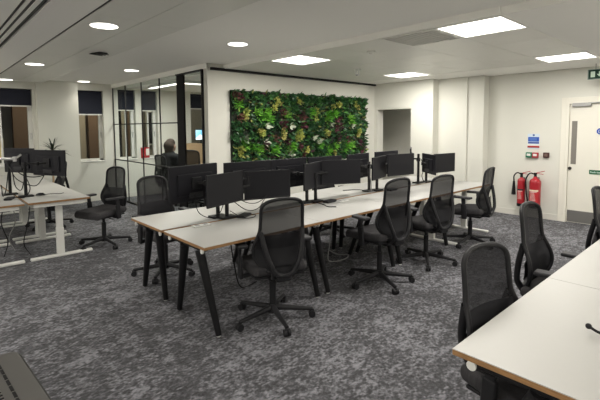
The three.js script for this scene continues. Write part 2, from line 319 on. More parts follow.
// linear lights of the meeting room
for (const [x, z, len, turn, label] of [[3.80, -8.2, 1.5, 0, 'long thin linear light under the meeting room ceiling beside the glass'], [4.35, -7.50, 1.0, Math.PI / 2, 'linear light across the meeting room ceiling near the black post']]) {
  const t = thing('linear_light', label, 'ceiling light', [x, CEIL, z], turn);
  mesh('housing', rbox(0.11, 0.05, len, 0.006, 0, -0.028, 0), M.whiteMetal, t);
  mesh('diffuser', box(0.09, 0.008, len - 0.04, 0, -0.055, 0), M.glow, t);
  const l = new THREE.RectAreaLight('#fffaf2', COVE * 5, 0.09, len - 0.04); l.position.set(0, -0.062, 0); l.rotation.x = -Math.PI / 2; t.add(l);
}
// vent grille tile: egg-crate blades in a frame
{
  const t = thing('ceiling_vent', 'square grey slatted vent grille beside the large LED panel', 'air vent', [3.93, CEIL, -2.39]);
  mesh('frame', [span(-0.305, 0.305, -0.003, 0.03, -0.305, -0.28), span(-0.305, 0.305, -0.003, 0.03, 0.28, 0.305), span(-0.305, -0.28, -0.003, 0.03, -0.28, 0.28), span(0.28, 0.305, -0.003, 0.03, -0.28, 0.28)], M.tile, t);
  mesh('backing', span(-0.28, 0.28, 0.03, 0.034, -0.28, 0.28), M.dark, t);
  const gx = rbox(0.56, 0.022, 0.014, 0.003, 0, 0.012, 0);
  for (let k = 0; k < 11; k++) mesh('blade', gx, M.tile, t).position.z = -0.25 + 0.05 * k;
}
{
  const t = thing('ceiling_sensor', 'black louvred sensor box in the left metal ceiling tiles', 'sensor', [1.68, CEIL, -5.42], 0.3);
  mesh('housing', rbox(0.11, 0.012, 0.18, 0.004, 0, -0.006, 0), M.dark, t);
  for (const z of [-0.06, 0, 0.06]) mesh('fin', rbox(0.17, 0.008, 0.016, 0.003, 0, -0.016, z), M.dark, t);
}
for (const [x, z, h, label] of [[5.24, -4.34, 0.085, 'small hanging detector with two prongs under the tiled ceiling'], [4.12, -3.2, 0.03, 'small flat round detector on the tiled ceiling']]) {
  const t = thing('ceiling_detector', label, 'sensor', [x, CEIL, z]);
  mesh('mount', cyl(0.05, 0.055, 0.02, 0, -0.01, 0), M.whiteMetal, t);
  if (h > 0.05) for (const s of [-1, 1]) mesh('prong', cyl(0.009, 0.009, h - 0.02, s * 0.032, -0.02 - (h - 0.02) / 2, 0, 10), M.silver, t);
  mesh('head', cyl(0.03, 0.022, 0.018, 0, h > 0.05 ? -h - 0.006 : -0.024, 0), h > 0.05 ? M.silver : M.whiteMetal, t);
}
// exit sign hung from the ceiling
{
  const tex = signCanvas(512, 200, (c, w, h) => {
    c.fillStyle = '#06281b'; c.fillRect(0, 0, w, h);
    c.fillStyle = '#a8b8aa'; c.fillRect(36, 34, 76, 132);                         // door
    c.fillStyle = '#a8b8aa'; c.fillRect(176, 40, 20, 66); c.beginPath(); c.moveTo(142, 98); c.lineTo(230, 98); c.lineTo(186, 160); c.closePath(); c.fill();   // arrow
    c.lineCap = 'round'; c.strokeStyle = '#a8b8aa'; c.lineWidth = 20;               // running figure
    c.beginPath(); c.arc(372, 46, 17, 0, 7); c.fill();
    c.beginPath(); c.moveTo(352, 76); c.lineTo(330, 122); c.lineTo(364, 146); c.lineTo(352, 176); c.moveTo(330, 122); c.lineTo(296, 150); c.lineTo(268, 142); c.stroke();
    c.lineWidth = 14; c.beginPath(); c.moveTo(352, 78); c.lineTo(392, 100); c.lineTo(416, 84); c.moveTo(352, 78); c.lineTo(308, 84); c.lineTo(294, 112); c.stroke();
  });
  const t = thing('exit_sign', 'green running-man exit sign with down arrow hanging by the door', 'sign', [7.5, 2.355, -1.545]);
  mesh('plate', rbox(0.02, 0.15, 0.40, 0.004, 0.011, 0, 0), std(lin(0.16, 0.20, 0.18), 0.6), t);
  const f = new THREE.PlaneGeometry(0.375, 0.13); f.rotateY(-Math.PI / 2);
  mesh('print', f.translate(-0.0006, 0, 0), matte('#ffffff', 0.7, { map: tex, emissive: '#ffffff', emissiveMap: tex, emissiveIntensity: 0.02 }), t);
  mesh('housing', rbox(0.05, 0.035, 0.30, 0.006, 0.011, 0.187, 0.02), M.greyMetal, t);
  mesh('hanger', [cyl(0.004, 0.004, 0.1, 0.011, 0.12, -0.1, 8), cyl(0.004, 0.004, 0.1, 0.011, 0.12, 0.12, 8)], M.greyMetal, t);
}
// notices, call point, extinguishers on the right wall
plate('fire_notice', 'white and blue fire action notice with red band above the extinguishers', 'sign', [XD - 0.006, 1.325, -2.575], 0.19, 0.26,
  signCanvas(190, 260, (c) => {
    c.fillStyle = '#c9d6e2'; c.fillRect(0, 0, 190, 260); c.fillStyle = '#3d5a9a'; c.beginPath(); c.arc(95, 24, 18, 0, 7); c.fill();
    c.fillStyle = '#1e4fae'; c.fillRect(8, 56, 174, 78); c.fillStyle = '#1a3f92'; c.fillRect(8, 142, 174, 28);
    c.fillStyle = '#6f93d0'; for (const y of [76, 92, 108]) c.fillRect(26, y, 120, 6);
    c.fillStyle = '#d9d9d6'; c.fillRect(0, 178, 190, 30); c.fillStyle = '#b0322f'; c.fillRect(0, 208, 190, 34); c.fillStyle = '#8f2020'; c.fillRect(0, 226, 190, 16);
  }), M.label);
{
  const t = thing('call_point', 'pair of green and red break-glass boxes under the fire notice', 'alarm', [XD, 1.088, -2.585]);
  for (const [z, m] of [[-0.048, M.green], [0.052, M.red]]) { mesh('box', rbox(0.05, 0.09, 0.095, 0.008, -0.026, 0, z), m, t); mesh('glass_plate', rbox(0.006, 0.04, 0.06, 0.002, -0.052, 0.004, z), M.label, t); }
  const s = thing('push_switch', 'small dark brown square switch right of the break-glass boxes', 'switch', [XD, 1.095, -2.365]);
  mesh('housing', rbox(0.04, 0.088, 0.088, 0.006, -0.021, 0, 0), std(lin(0.06, 0.022, 0.018), 0.5), s);
  mesh('button', rbox(0.01, 0.05, 0.05, 0.004, -0.043, 0, 0), std(lin(0.15, 0.09, 0.075), 0.5), s);
}
function extinguisher(label, z, r, h, kind) {
  const t = thing('fire_extinguisher', label, 'extinguisher', [XD - r - 0.03, 0.19, z]);
  const b = mesh('cylinder', new THREE.LatheGeometry([[0, 0], [r * 0.96, 0], [r, 0.015], [r, h - r * 0.95], [r * 0.93, h - r * 0.6], [r * 0.7, h - r * 0.3], [r * 0.38, h - r * 0.08], [r * 0.3, h + 0.02], [0, h + 0.02]].map((p) => new THREE.Vector2(...p)), 32), M.red, t);
  mesh('base_ring', cyl(r + 0.003, r + 0.003, 0.05, 0, 0.025, 0, 32), M.dark, b);
  const lb = new THREE.CylinderGeometry(r + 0.001, r + 0.001, h * 0.42, 24, 1, true, Math.PI * 1.5 - 0.9, 1.8);
  mesh('label_panel', at(lb, 0, h * 0.42, 0), std('#ffffff', 0.5, { side: THREE.DoubleSide, map: signCanvas(128, 128, (c) => { c.fillStyle = '#b3252c'; c.fillRect(0, 0, 128, 128); c.fillStyle = kind === 'gas' ? '#20242a' : '#e3d5bd'; c.fillRect(0, 6, 128, 16); c.fillStyle = '#d8c9c2'; for (let k = 0; k < 7; k++) c.fillRect(18, 36 + k * 12, 60 + ((k * 37) % 34), 4); c.fillRect(20, 26, 88, 6); }) }), b);
  mesh('valve', [cyl(0.02, 0.024, 0.05, 0, h + 0.035, 0), rbox(0.035, 0.03, 0.05, 0.006, 0, h + 0.07, 0)], M.dark, t);
  mesh('lever', [at(rbox(0.018, 0.012, 0.15, 0.004), 0, h + 0.1, 0.07, -0.3, 0, 0), at(rbox(0.018, 0.01, 0.13, 0.004), 0, h + 0.072, 0.06, 0.1, 0, 0)], M.red, t);
  mesh('bracket', [box(0.03, 0.04, 0.05, r + 0.012, h - 0.06, 0), box(0.006, 0.12, 0.06, r + 0.026, h - 0.06, 0)], M.greyMetal, t);
  if (kind === 'gas') {
    mesh('hose', tube([[0, h + 0.06, -0.01], [-0.02, h + 0.085, -0.06], [-0.02, h + 0.03, -0.115], [-0.01, h - 0.08, -0.12]], 0.011), M.dark, t);
    mesh('horn', cyl(0.018, 0.036, 0.24, -0.01, h - 0.19, -0.12, 18), M.dark, t);
  } else mesh('hose', tube([[0, h + 0.055, -0.01], [-0.03, h + 0.075, -0.07], [-0.04, h - 0.02, -0.13], [-0.04, h - 0.25, -0.125], [-0.03, h - 0.42, -0.1]], 0.011, 32), M.dark, t);
}
extinguisher('slim red fire extinguisher with black horn, left of the two', -2.72, 0.062, 0.50, 'gas');
extinguisher('wide red fire extinguisher with long black hose, right of the two', -2.49, 0.088, 0.52, 'foam');

// ---------------------------------------------------------------- living wall
{
  const t = thing('living_wall', 'rectangular vertical garden of mixed green foliage on the white wall', 'plant wall', [5.36, 0.96, ZG]);
  const W = 3.36, H = 1.23;
  mesh('backing_panel', span(-W / 2, W / 2, 0, H, 0.004, 0.03), std(lin(0.012, 0.018, 0.010), 0.9), t);
  const leafGeo = (len, wid, bend) => {                                // a bent, folded leaf along +z, lying in xz
    const n = 4, pos = [], idx = [];
    for (let k = 0; k <= n; k++) { const s = k / n, w = wid * Math.sin(Math.PI * Math.min(1, 0.12 + s * 0.88)) * 0.5, z = len * s, y = -bend * s * s * len; pos.push(-w, y + w * 0.35, z, 0, y, z, w, y + w * 0.35, z); }
    for (let k = 0; k < n; k++) { const a = k * 3; idx.push(a, a + 3, a + 1, a + 1, a + 3, a + 4, a + 1, a + 4, a + 2, a + 2, a + 4, a + 5); }
    const g = new THREE.BufferGeometry(); g.setAttribute('position', new THREE.Float32BufferAttribute(pos, 3)); g.setIndex(idx); g.computeVertexNormals(); return g;
  };
  const leafMat = (c, rough = 0.45) => new THREE.MeshPhysicalMaterial({ color: c, roughness: rough, side: THREE.DoubleSide, transmission: 0 });
  const clump = (n, len, wid, bend, spread, fan) => {
    const list = [];
    for (let k = 0; k < n; k++) {
      const a = rr(0, Math.PI * 2), tilt = rr(fan[0], fan[1]), L = len * rr(0.65, 1.1), g = leafGeo(L, wid * rr(0.7, 1.15), bend * rr(0.4, 1.3));
      g.rotateX(-tilt); g.rotateZ(a); g.translate(Math.sin(a) * -spread * rr(0, 1), Math.cos(a) * spread * rr(0, 1), 0); list.push(g);
    }
    return join(list);
  };
  const kinds = {
    fern_clump: { geos: [0, 1, 2].map(() => clump(34, 0.125, 0.024, 0.35, 0.05, [0.1, 1.35])), mats: [leafMat(lin(0.17, 0.47, 0.05)), leafMat(lin(0.12, 0.36, 0.045)), leafMat(lin(0.22, 0.50, 0.07))] },
    croton_clump: { geos: [0, 1, 2].map(() => clump(26, 0.07, 0.035, 0.3, 0.05, [0.2, 1.3])), mats: [leafMat(lin(0.50, 0.52, 0.14)), leafMat(lin(0.38, 0.44, 0.11)), leafMat(lin(0.45, 0.43, 0.14))] },
    pale_clump: { geos: [0, 1].map(() => clump(9, 0.10, 0.05, 0.3, 0.02, [0.5, 1.35])), mats: [leafMat(lin(0.62, 0.66, 0.54)), leafMat(lin(0.42, 0.46, 0.36))] },
    burgundy_clump: { geos: [0, 1, 2].map(() => clump(20, 0.10, 0.034, 0.3, 0.05, [0.2, 1.4])), mats: [leafMat(lin(0.13, 0.035, 0.055)), leafMat(lin(0.085, 0.03, 0.045)), leafMat(lin(0.16, 0.065, 0.06))] },
    ivy_clump: { geos: [0, 1, 2].map(() => clump(24, 0.075, 0.045, 0.4, 0.06, [0.3, 1.45])), mats: [leafMat(lin(0.05, 0.15, 0.05), 0.35), leafMat(lin(0.075, 0.20, 0.06), 0.35), leafMat(lin(0.035, 0.11, 0.045), 0.35)] },
  };
  let n = 0;
  const put = (kind, x, y, s, z = 0.045) => { const k = kinds[kind], m = mesh(kind, k.geos[n % k.geos.length], k.mats[(n * 7 + (n >> 2)) % k.mats.length], t); n++; m.position.set(x - 5.36, y - 0.96, z + rr(0, 0.02)); m.rotation.z = rr(0, 6.28); m.scale.setScalar(s * rr(0.9, 1.1)); };
  for (const [x, y] of [[3.78, 1.97], [4.24, 1.77], [4.37, 1.85], [5.4, 1.86], [5.8, 1.77], [6.03, 1.87], [6.54, 1.69], [6.47, 1.77], [6.32, 1.17], [6.54, 1.23], [5.86, 1.15], [4.92, 1.19], [4.9, 1.26], [4.07, 1.26], [4.19, 1.22], [4.51, 1.21], [4.79, 1.81], [3.91, 1.32], [5.61, 1.26], [6.06, 1.22], [4.41, 1.72], [4.16, 1.85], [4.32, 1.80], [5.84, 1.83], [6.42, 1.22], [5.9, 1.8]]) put('fern_clump', x, y, 0.95, 0.055);
  for (const [x, y] of [[3.9, 1.76], [4.52, 1.92], [4.63, 2.0], [4.57, 2.04], [3.92, 1.85], [4.2, 1.54], [4.24, 1.49], [4.7, 1.44], [5.08, 2.06], [5.1, 1.51], [5.12, 1.42], [5.02, 1.42], [5.97, 1.98], [6.14, 2.02], [6.72, 2.0], [6.66, 2.06], [5.77, 1.52], [5.83, 1.46], [6.76, 1.51], [6.73, 1.45], [3.8, 1.18], [5.5, 1.78], [5.53, 1.9], [3.83, 1.27], [4.72, 1.53], [5.27, 1.18], [6.03, 1.1], [4.04, 1.0], [4.07, 0.95]]) put('croton_clump', x, y, 0.95, 0.07);
  for (const [x, y] of [[4.34, 1.62], [4.88, 1.62], [3.91, 1.4], [4.34, 1.35], [5.56, 1.32], [5.94, 1.65], [6.54, 1.61], [4.88, 1.12], [5.45, 1.39]]) put('pale_clump', x, y, 1.0, 0.075);
  for (const [x, y] of [[3.74, 2.1], [3.80, 2.06], [4.65, 1.72], [4.72, 1.86], [4.3, 1.3], [5.17, 1.76], [5.2, 1.62], [4.81, 1.34], [6.08, 1.57], [6.2, 1.65], [5.19, 1.11], [6.86, 1.11], [4.54, 1.4], [5.12, 1.25], [6.14, 1.4], [3.8, 1.75], [6.79, 1.28], [6.41, 1.33], [4.75, 1.64], [5.15, 1.85], [6.12, 1.75]]) put('burgundy_clump', x, y, 0.95, 0.06);
  for (let i = 0; i < 17; i++) for (let j = 0; j < 6; j++) put('ivy_clump', 3.76 + i * 0.2 + rr(-0.06, 0.06), 1.03 + j * 0.216 + rr(-0.06, 0.06), 1.0, 0.03);
  for (let i = 0; i < 20; i++) put('ivy_clump', 3.74 + i * 0.17, 2.12 + rr(-0.03, 0.03), 0.9, 0.05);
  const lg = leafGeo(0.075, 0.034, 0.3), inst = new THREE.InstancedMesh(lg, leafMat('#ffffff', 0.4), 3600), mm = new THREE.Matrix4(), q = new THREE.Quaternion(), e = new THREE.Euler();
  for (let k = 0; k < 3600; k++) {
    const a = rr(0, 6.283), tilt = rr(0.2, 1.45); q.setFromEuler(new THREE.Euler(0, 0, a)).multiply(new THREE.Quaternion().setFromEuler(e.set(-tilt, 0, 0)));
    mm.compose(V(rr(-W / 2, W / 2), rr(0, H), rr(0.03, 0.07)), q, V(1, 1, 1).multiplyScalar(rr(0.7, 1.3))); inst.setMatrixAt(k, mm);
    const b = rr(0.5, 1.4), h = rnd(); inst.setColorAt(k, h < 0.72 ? lin(0.04 * b, 0.12 * b, 0.045 * b) : h < 0.88 ? lin(0.09 * b, 0.24 * b, 0.05 * b) : h < 0.95 ? lin(0.07 * b, 0.03 * b, 0.04 * b) : lin(0.28 * b, 0.30 * b, 0.09 * b));
  }
  inst.name = 'foliage'; inst.userData.kind = 'stuff'; t.add(inst);
}

// ---------------------------------------------------------------- desks
function tabletop(t, w, d, h = 0.73) {                                 // slab with white faces and a plywood edge
  mesh('tabletop', rbox(w, 0.004, d, 0.0015, 0, h - 0.002, 0), M.laminate, t);
  mesh('edge_band', rbox(w, 0.021, d, 0.002, 0, h - 0.0147, 0), M.ply, t);
}
// bench desk with splayed tapered black legs; origin on the floor under the middle of the top
const DW = 1.215, DD = 0.675;
function benchDesk(label, x, z, splay, group) {
  const t = thing('bench_desk', label, 'desk', [x, 0, z], 0, group);
  tabletop(t, DW - 0.004, DD);
  const e = DW / 2 - 0.05, under = 0.7045;
  for (const s of [-1, 1]) {
    for (const [zt, zb] of splay) mesh('leg', bar(V(s * e - (s > 0 ? 0.055 : 0.015), under - 0.03, zt), V(s * e + (s > 0 ? 0.045 : 0.085), 0.012, zb), 0.036, 0.024, 16), M.blackMetal, t);
    for (const [, zb] of splay) mesh('foot', cyl(0.014, 0.018, 0.014, s * e + (s > 0 ? 0.045 : 0.085), 0.007, zb, 14), M.silver, t);
    mesh('end_rail', rbox(0.05, 0.03, DD - 0.14, 0.008, s * e, under - 0.0155, 0), M.blackMetal, t);
    for (const zz of [-DD / 2 + 0.07, DD / 2 - 0.07]) mesh('rail_cap', at(cyl(0.019, 0.019, 0.012, 0, 0, 0, 16), s * (e + 0.028), under - 0.022, zz, 0, 0, Math.PI / 2), M.whiteMetal, t);
  }
  mesh('beam', [rbox(DW - 0.16, 0.03, 0.04, 0.006, 0, under - 0.016, -0.2), rbox(DW - 0.16, 0.03, 0.04, 0.006, 0, under - 0.016, 0.2)], M.blackMetal, t);
  mesh('cable_tray', [box(DW - 0.25, 0.006, 0.12, 0, under - 0.09, -0.27), box(DW - 0.25, 0.08, 0.004, 0, under - 0.05, -0.21)], M.blackMetal, t);
  return t;
}
const bx0 = 1.49, zF = -2.66 - DD / 2, zB = -4.06 + DD / 2;
const desk0 = benchDesk('front white bench desk with plywood edge, nearest end, facing the camera', bx0 + DW / 2, zF, [[-0.03, -0.36], [0.21, 0.29]]);
copy(desk0, 'second front white bench desk, behind the chair with its back to us', [bx0 + DW * 1.5, 0, zF]);
copy(desk0, 'third front white bench desk, behind two adjoining mesh chairs', [bx0 + DW * 2.5, 0, zF]);
const desk1 = benchDesk('back white bench desk at the left end, mesh chair behind it', bx0 + DW / 2, zB, [[0.02, -0.39], [0.22, 0.09]]);
copy(desk1, 'second back white bench desk, before the left half of plant wall', [bx0 + DW * 1.5, 0, zB]);
copy(desk1, 'third back white bench desk, before the right half of plant wall', [bx0 + DW * 2.5, 0, zB]);
// sit-stand desk: white telescopic legs on long feet; depth along local z
function standDesk(label, x, z, turn, w = 1.2, d = 0.685, group) {
  const t = thing('standing_desk', label, 'desk', [x, 0, z], turn, group);
  tabletop(t, w - 0.004, d);
  for (const s of [-1, 1]) {
    const lx = s * (w / 2 - 0.12);
    mesh('foot', rbox(0.07, 0.03, d + 0.02, 0.008, lx, 0.018, 0.02), M.whiteMetal, t);
    mesh('leg', [rbox(0.055, 0.34, 0.085, 0.008, lx, 0.20, 0), rbox(0.047, 0.36, 0.075, 0.006, lx, 0.52, 0)], M.whiteMetal, t);
    mesh('bracket', rbox(0.045, 0.035, d - 0.06, 0.005, lx, 0.687, 0), M.whiteMetal, t);
    mesh('end_plate', rbox(0.012, 0.045, d - 0.1, 0.003, s * (w / 2 - 0.03), 0.681, 0), M.whiteMetal, t);
  }
  mesh('beam', rbox(w - 0.3, 0.03, 0.05, 0.005, 0, 0.688, -0.06), M.whiteMetal, t);
  return t;
}
standDesk('front white sit-stand desk with white legs at far bench end', bx0 + DW * 3.5 - 0.01, zF, 0, 1.2);
standDesk('back white sit-stand desk with white legs at far bench end', bx0 + DW * 3.5 - 0.01, zB, Math.PI, 1.2);
// left bench of sit-stand desks, its length along z
const LX = 0.93;
standDesk('nearest right-hand white sit-stand desk of the left bench, mouse on it', LX + 0.325, -6.35, Math.PI / 2, 1.28, 0.67);
standDesk('second right-hand white sit-stand desk of the left bench', LX + 0.325, -7.63, Math.PI / 2, 1.28, 0.67);
standDesk('farthest right-hand white sit-stand desk of the left bench by the window', LX + 0.325, -8.91, Math.PI / 2, 1.28, 0.67);
standDesk('nearest left-hand white sit-stand desk at the left frame edge', LX - 0.385, -6.35, -Math.PI / 2, 1.28, 0.67);
standDesk('second left-hand white sit-stand desk, behind the monitor poles', LX - 0.385, -7.63, -Math.PI / 2, 1.28, 0.67);
standDesk('farthest left-hand white sit-stand desk under the leftmost window', LX - 0.385, -8.91, -Math.PI / 2, 1.28, 0.67);
// near right table
const rx0 = 1.50, RW = 1.12, rz = -0.76 + DD / 2;
{
  const d = copy(desk0, 'near white table with plywood edge at the lower right corner', [rx0 + RW / 2, 0, rz]); d.scale.x = RW / DW;
  const d2 = copy(desk0, 'second near white table, beyond the seam at the right edge', [rx0 + RW * 1.5, 0, rz]); d2.scale.x = RW / DW;
  const d3 = copy(desk0, 'third near white table at the far right frame edge', [rx0 + RW * 2.5, 0, rz]); d3.scale.x = RW / DW;
}
{
  const back = ['back-to-back near white table right behind the frame edge', 'white bench desk standing behind the camera, out of view'];
  for (let k = 0; k < 3; k++) { const d = copy(desk0, back[0], [rx0 + RW * (k + 0.5), 0, rz + DD + 0.03], 0, 'near tables outside the view'); d.scale.x = RW / DW; }
  for (let k = 0; k < 4; k++) for (const z of [2.0, 2.72]) copy(desk0, back[1], [rx0 + DW * (k + 0.5), 0, z], 0, 'desks behind the camera');
}
// small desk furniture
function powerModule(label, x, z, turn) {
  const t = thing('power_module', label, 'socket', [x, 0.731, z], turn);
  mesh('housing', rbox(0.17, 0.008, 0.07, 0.003, 0, 0.004, 0), M.whiteMetal, t);
  for (const s of [-1, 1]) mesh('socket', rbox(0.04, 0.003, 0.04, 0.001, s * 0.04, 0.0085, 0), M.greyCable, t);
}
powerModule('white desktop socket block on the near end of the bench', 1.82, -3.285, 0);
powerModule('white desktop socket block in the middle of the bench', 3.62, -3.22, 0);

// ---------------------------------------------------------------- task chair, facing +z, origin on the floor
function makeChair(name, label, solid) {
  const t = thing(name, label, 'chair');
  const base = mesh('base', [cyl(0.034, 0.045, 0.07, 0, 0.095, 0), cyl(0.028, 0.028, 0.2, 0, 0.22, 0, 16), cyl(0.018, 0.018, 0.12, 0, 0.36, 0, 12),
    ...[0, 1, 2, 3, 4].map((k) => { const a = k * Math.PI * 0.4, s = Math.sin(a), c = Math.cos(a); return bar(V(s * 0.02, 0.098, c * 0.02), V(s * 0.33, 0.068, c * 0.33), 0.026, 0.015, 10); })], M.plastic, t);
  for (let k = 0; k < 5; k++) {
    const a = k * Math.PI * 0.4, x = Math.sin(a) * 0.33, z = Math.cos(a) * 0.33;
    mesh('caster', [at(cyl(0.028, 0.028, 0.02, 0, 0, 0, 18), x + 0.015 * Math.cos(a), 0.028, z - 0.015 * Math.sin(a), 0, a, Math.PI / 2), at(cyl(0.028, 0.028, 0.02, 0, 0, 0, 18), x - 0.015 * Math.cos(a), 0.028, z + 0.015 * Math.sin(a), 0, a, Math.PI / 2), at(rbox(0.022, 0.035, 0.04, 0.008), x, 0.048, z, 0, a, 0), cyl(0.008, 0.008, 0.03, x, 0.065, z, 8)], M.plastic, base);
  }
  mesh('mechanism', [rbox(0.17, 0.06, 0.26, 0.02, 0, 0.405, -0.03), bar(V(0.1, 0.4, 0.03), V(0.22, 0.395, 0.05), 0.006, 0.006, 8), rbox(0.05, 0.008, 0.03, 0.003, 0.235, 0.394, 0.05)], M.plastic, t);
  // seat: a soft slab, waterfall front
  const sg = new RoundedBoxGeometry(0.50, 0.085, 0.49, 6, 0.038), p = sg.attributes.position, uv = sg.attributes.uv;
  for (let i = 0; i < p.count; i++) {
    let x = p.getX(i), y = p.getY(i), z = p.getZ(i); const f = z / 0.245;
    x *= 1 - 0.10 * Math.max(0, -f) - 0.05 * Math.max(0, f) ** 4; y += -0.045 * Math.max(0, f - 0.35) ** 2 * 2 + 0.012 * Math.abs(x / 0.25) ** 2 + 0.01 * Math.max(0, -f);
    p.setXYZ(i, x, y, z); uv.setXY(i, x * 3, z * 3);
  }
  sg.computeVertexNormals(); sg.translate(0, 0.468, 0.03);
  mesh('seat', sg, M.seat, t);
  mesh('seat_pan', rbox(0.42, 0.02, 0.4, 0.008, 0, 0.425, 0.02), M.plastic, t);
  // backrest: outline and curved surface
  const yb = 0.47, yt = 1.045, zBack = (y) => { const v = (y - yb) / (yt - yb); return -0.225 - 0.005 * v - 0.035 * v * v + 0.035 * Math.sin(Math.PI * Math.min(1, v * 1.7)) * (v < 0.588 ? 1 : 0); };
  const half = (y) => { const v = (y - yb) / (yt - yb); return 0.178 + 0.040 * Math.exp(-(((v - 0.30) / 0.20) ** 2)) - 0.004 * v; };
  const wAt = (v) => { const y = yb + (yt - yb) * v; let w = half(y); const top = (yt - y) / 0.075, bot = (y - yb) / 0.14; if (top < 1) w -= 0.085 * (1 - Math.sqrt(Math.max(0, 1 - (1 - top) ** 2))); if (bot < 1) w -= 0.10 * (1 - Math.sqrt(Math.max(0, 1 - (1 - bot) ** 2))); return w; };
  const dish = (x) => 0.9 * x * x;                                     // sides come forward
  const P = (u, v) => { const y = yb + (yt - yb) * v, x = u * wAt(v); return V(x, y, zBack(y) + dish(x)); };
  const surf = (v0, v1, nu, nv, off = 0) => {
    const pos = [], uvs = [], idx = [];
    for (let j = 0; j <= nv; j++) for (let i = 0; i <= nu; i++) { const v = v0 + (v1 - v0) * j / nv, q = P(-1 + 2 * i / nu, v); pos.push(q.x, q.y, q.z + off); uvs.push(q.x * 2, q.y * 2); }
    for (let j = 0; j < nv; j++) for (let i = 0; i < nu; i++) { const a = j * (nu + 1) + i, b = a + nu + 1; idx.push(a, a + 1, b, a + 1, b + 1, b); }
    const g = new THREE.BufferGeometry(); g.setAttribute('position', new THREE.Float32BufferAttribute(pos, 3)); g.setAttribute('uv', new THREE.Float32BufferAttribute(uvs, 2)); g.setIndex(idx); g.computeVertexNormals(); return g;
  };
  const vLum = 0.52;
  mesh('backrest_mesh', surf(vLum, 0.997, 12, 20), solid ? M.meshDense : M.meshUpper, t);
  mesh('lumbar_mesh', surf(0.003, vLum, 12, 20), solid ? M.meshDense : M.meshLower, t);
  const rim = [];
  for (let k = 0; k <= 20; k++) rim.push(P(1, 0.0 + k / 20)); for (let k = 20; k >= 0; k--) rim.push(P(-1, k / 20));
  const tubeRim = tube(rim, 0.0135, 96, 8, true);
  mesh('back_frame', [tubeRim], M.plastic, t);
  // pelvic shell and two uprights that carry the frame from behind
  const lowerShell = surf(0.003, 0.20, 12, 6, -0.012);
  mesh('back_shell', lowerShell, M.meshDense, t);
  const up = (s) => tube([[s * 0.045, 0.415, -0.13], [s * 0.075, 0.43, -0.21], [s * 0.095, 0.50, -0.268], [s * 0.140, 0.62, -0.258], [s * 0.176, 0.80, -0.215]], 0.020, 28, 8);
  mesh('back_support', [up(1), up(-1), tube([[-0.095, 0.505, -0.268], [-0.05, 0.46, -0.262], [0.05, 0.46, -0.262], [0.095, 0.505, -0.268]], 0.022, 20, 8), rbox(0.13, 0.05, 0.16, 0.02, 0, 0.425, -0.19)], M.plastic, t);
  const lum = surf(0.10, 0.34, 8, 6, -0.035);
  mesh('lumbar_pad', lum, M.meshDense, t);
  for (const s of [-1, 1]) {
    const arm = mesh('armrest', [bar(V(s * 0.18, 0.41, -0.01), V(s * 0.275, 0.405, -0.01), 0.018, 0.02, 10), at(rbox(0.03, 0.19, 0.065, 0.010), s * 0.28, 0.485, -0.012, 0.08, 0, 0), at(rbox(0.022, 0.12, 0.05, 0.008), s * 0.28, 0.60, -0.004, 0.08, 0, 0)], M.plastic, t);
    mesh('arm_pad', at(rbox(0.085, 0.028, 0.25, 0.012), s * 0.272, 0.668, 0.02, 0, s * -0.08, 0), M.greyPlastic, arm);
  }
  return t;
}
const proto = makeChair('task_chair', 'black mesh task chair with its back to us at near bench desk', false);
let firstChair = true;
function chair(label, x, z, fx, fz, baseTurn = 0) {                     // fx, fz: where the sitter would look
  const turn = Math.atan2(fx, fz);
  const c = firstChair ? proto : copy(proto, label, [0, 0, 0]);
  firstChair = false; c.position.set(x, 0, z); c.rotation.set(0, turn, 0); c.userData.label = label;
  c.children.find((m) => m.name === 'base').rotation.set(0, baseTurn - turn, 0); return c;
}
const lift = (c, d) => { for (const m of c.children) if (m.name !== 'base') m.position.y += d; return c; };   // gas spring height
chair('black mesh task chair seen from behind at the near bench desk', 2.12, -2.66, 0.30, -0.95, -1.6);
lift(chair('black mesh task chair seen from behind at the middle bench desk, fabric seat showing', 3.43, -2.54, 0.10, -0.99, 0.8), 0.045);
chair('black mesh task chair just right of the middle bench chair, overlapping it', 4.36, -2.56, 0.2, -0.98, 0.3);
chair('black mesh task chair in profile at far end of the bench', 5.47, -2.55, -0.1, -0.99, -0.3);
chair('black mesh task chair behind the left end of the bench', 1.95, -4.33, 0.12, 0.99, 0.5);
chair('black mesh task chair between left bench and glass partition, turned to desk', 1.82, -5.97, -0.93, 0.37, 0.1);
chair('black mesh task chair tucked behind the second back bench desk', 3.35, -4.28, 0, 1, 0.2);
chair('black mesh task chair tucked behind the third back bench desk', 4.55, -4.25, 0, 1, 0.9);
chair('black task chair partly hidden behind monitors at left bench', 1.53, -7.75, -1, 0.05, 0.4);
lift(chair('black task chair tucked into the near table, its front nearest to us', 2.02, -0.65, -0.2, 0.98, 0.2), -0.055);
chair('black task chair side-on at second near table before extinguishers', 3.14, -0.80, 0.0, 1, 0.6);
chair('black task chair cut by the right frame edge, arm toward door', 4.36, -0.66, 0, 1, 0.1);

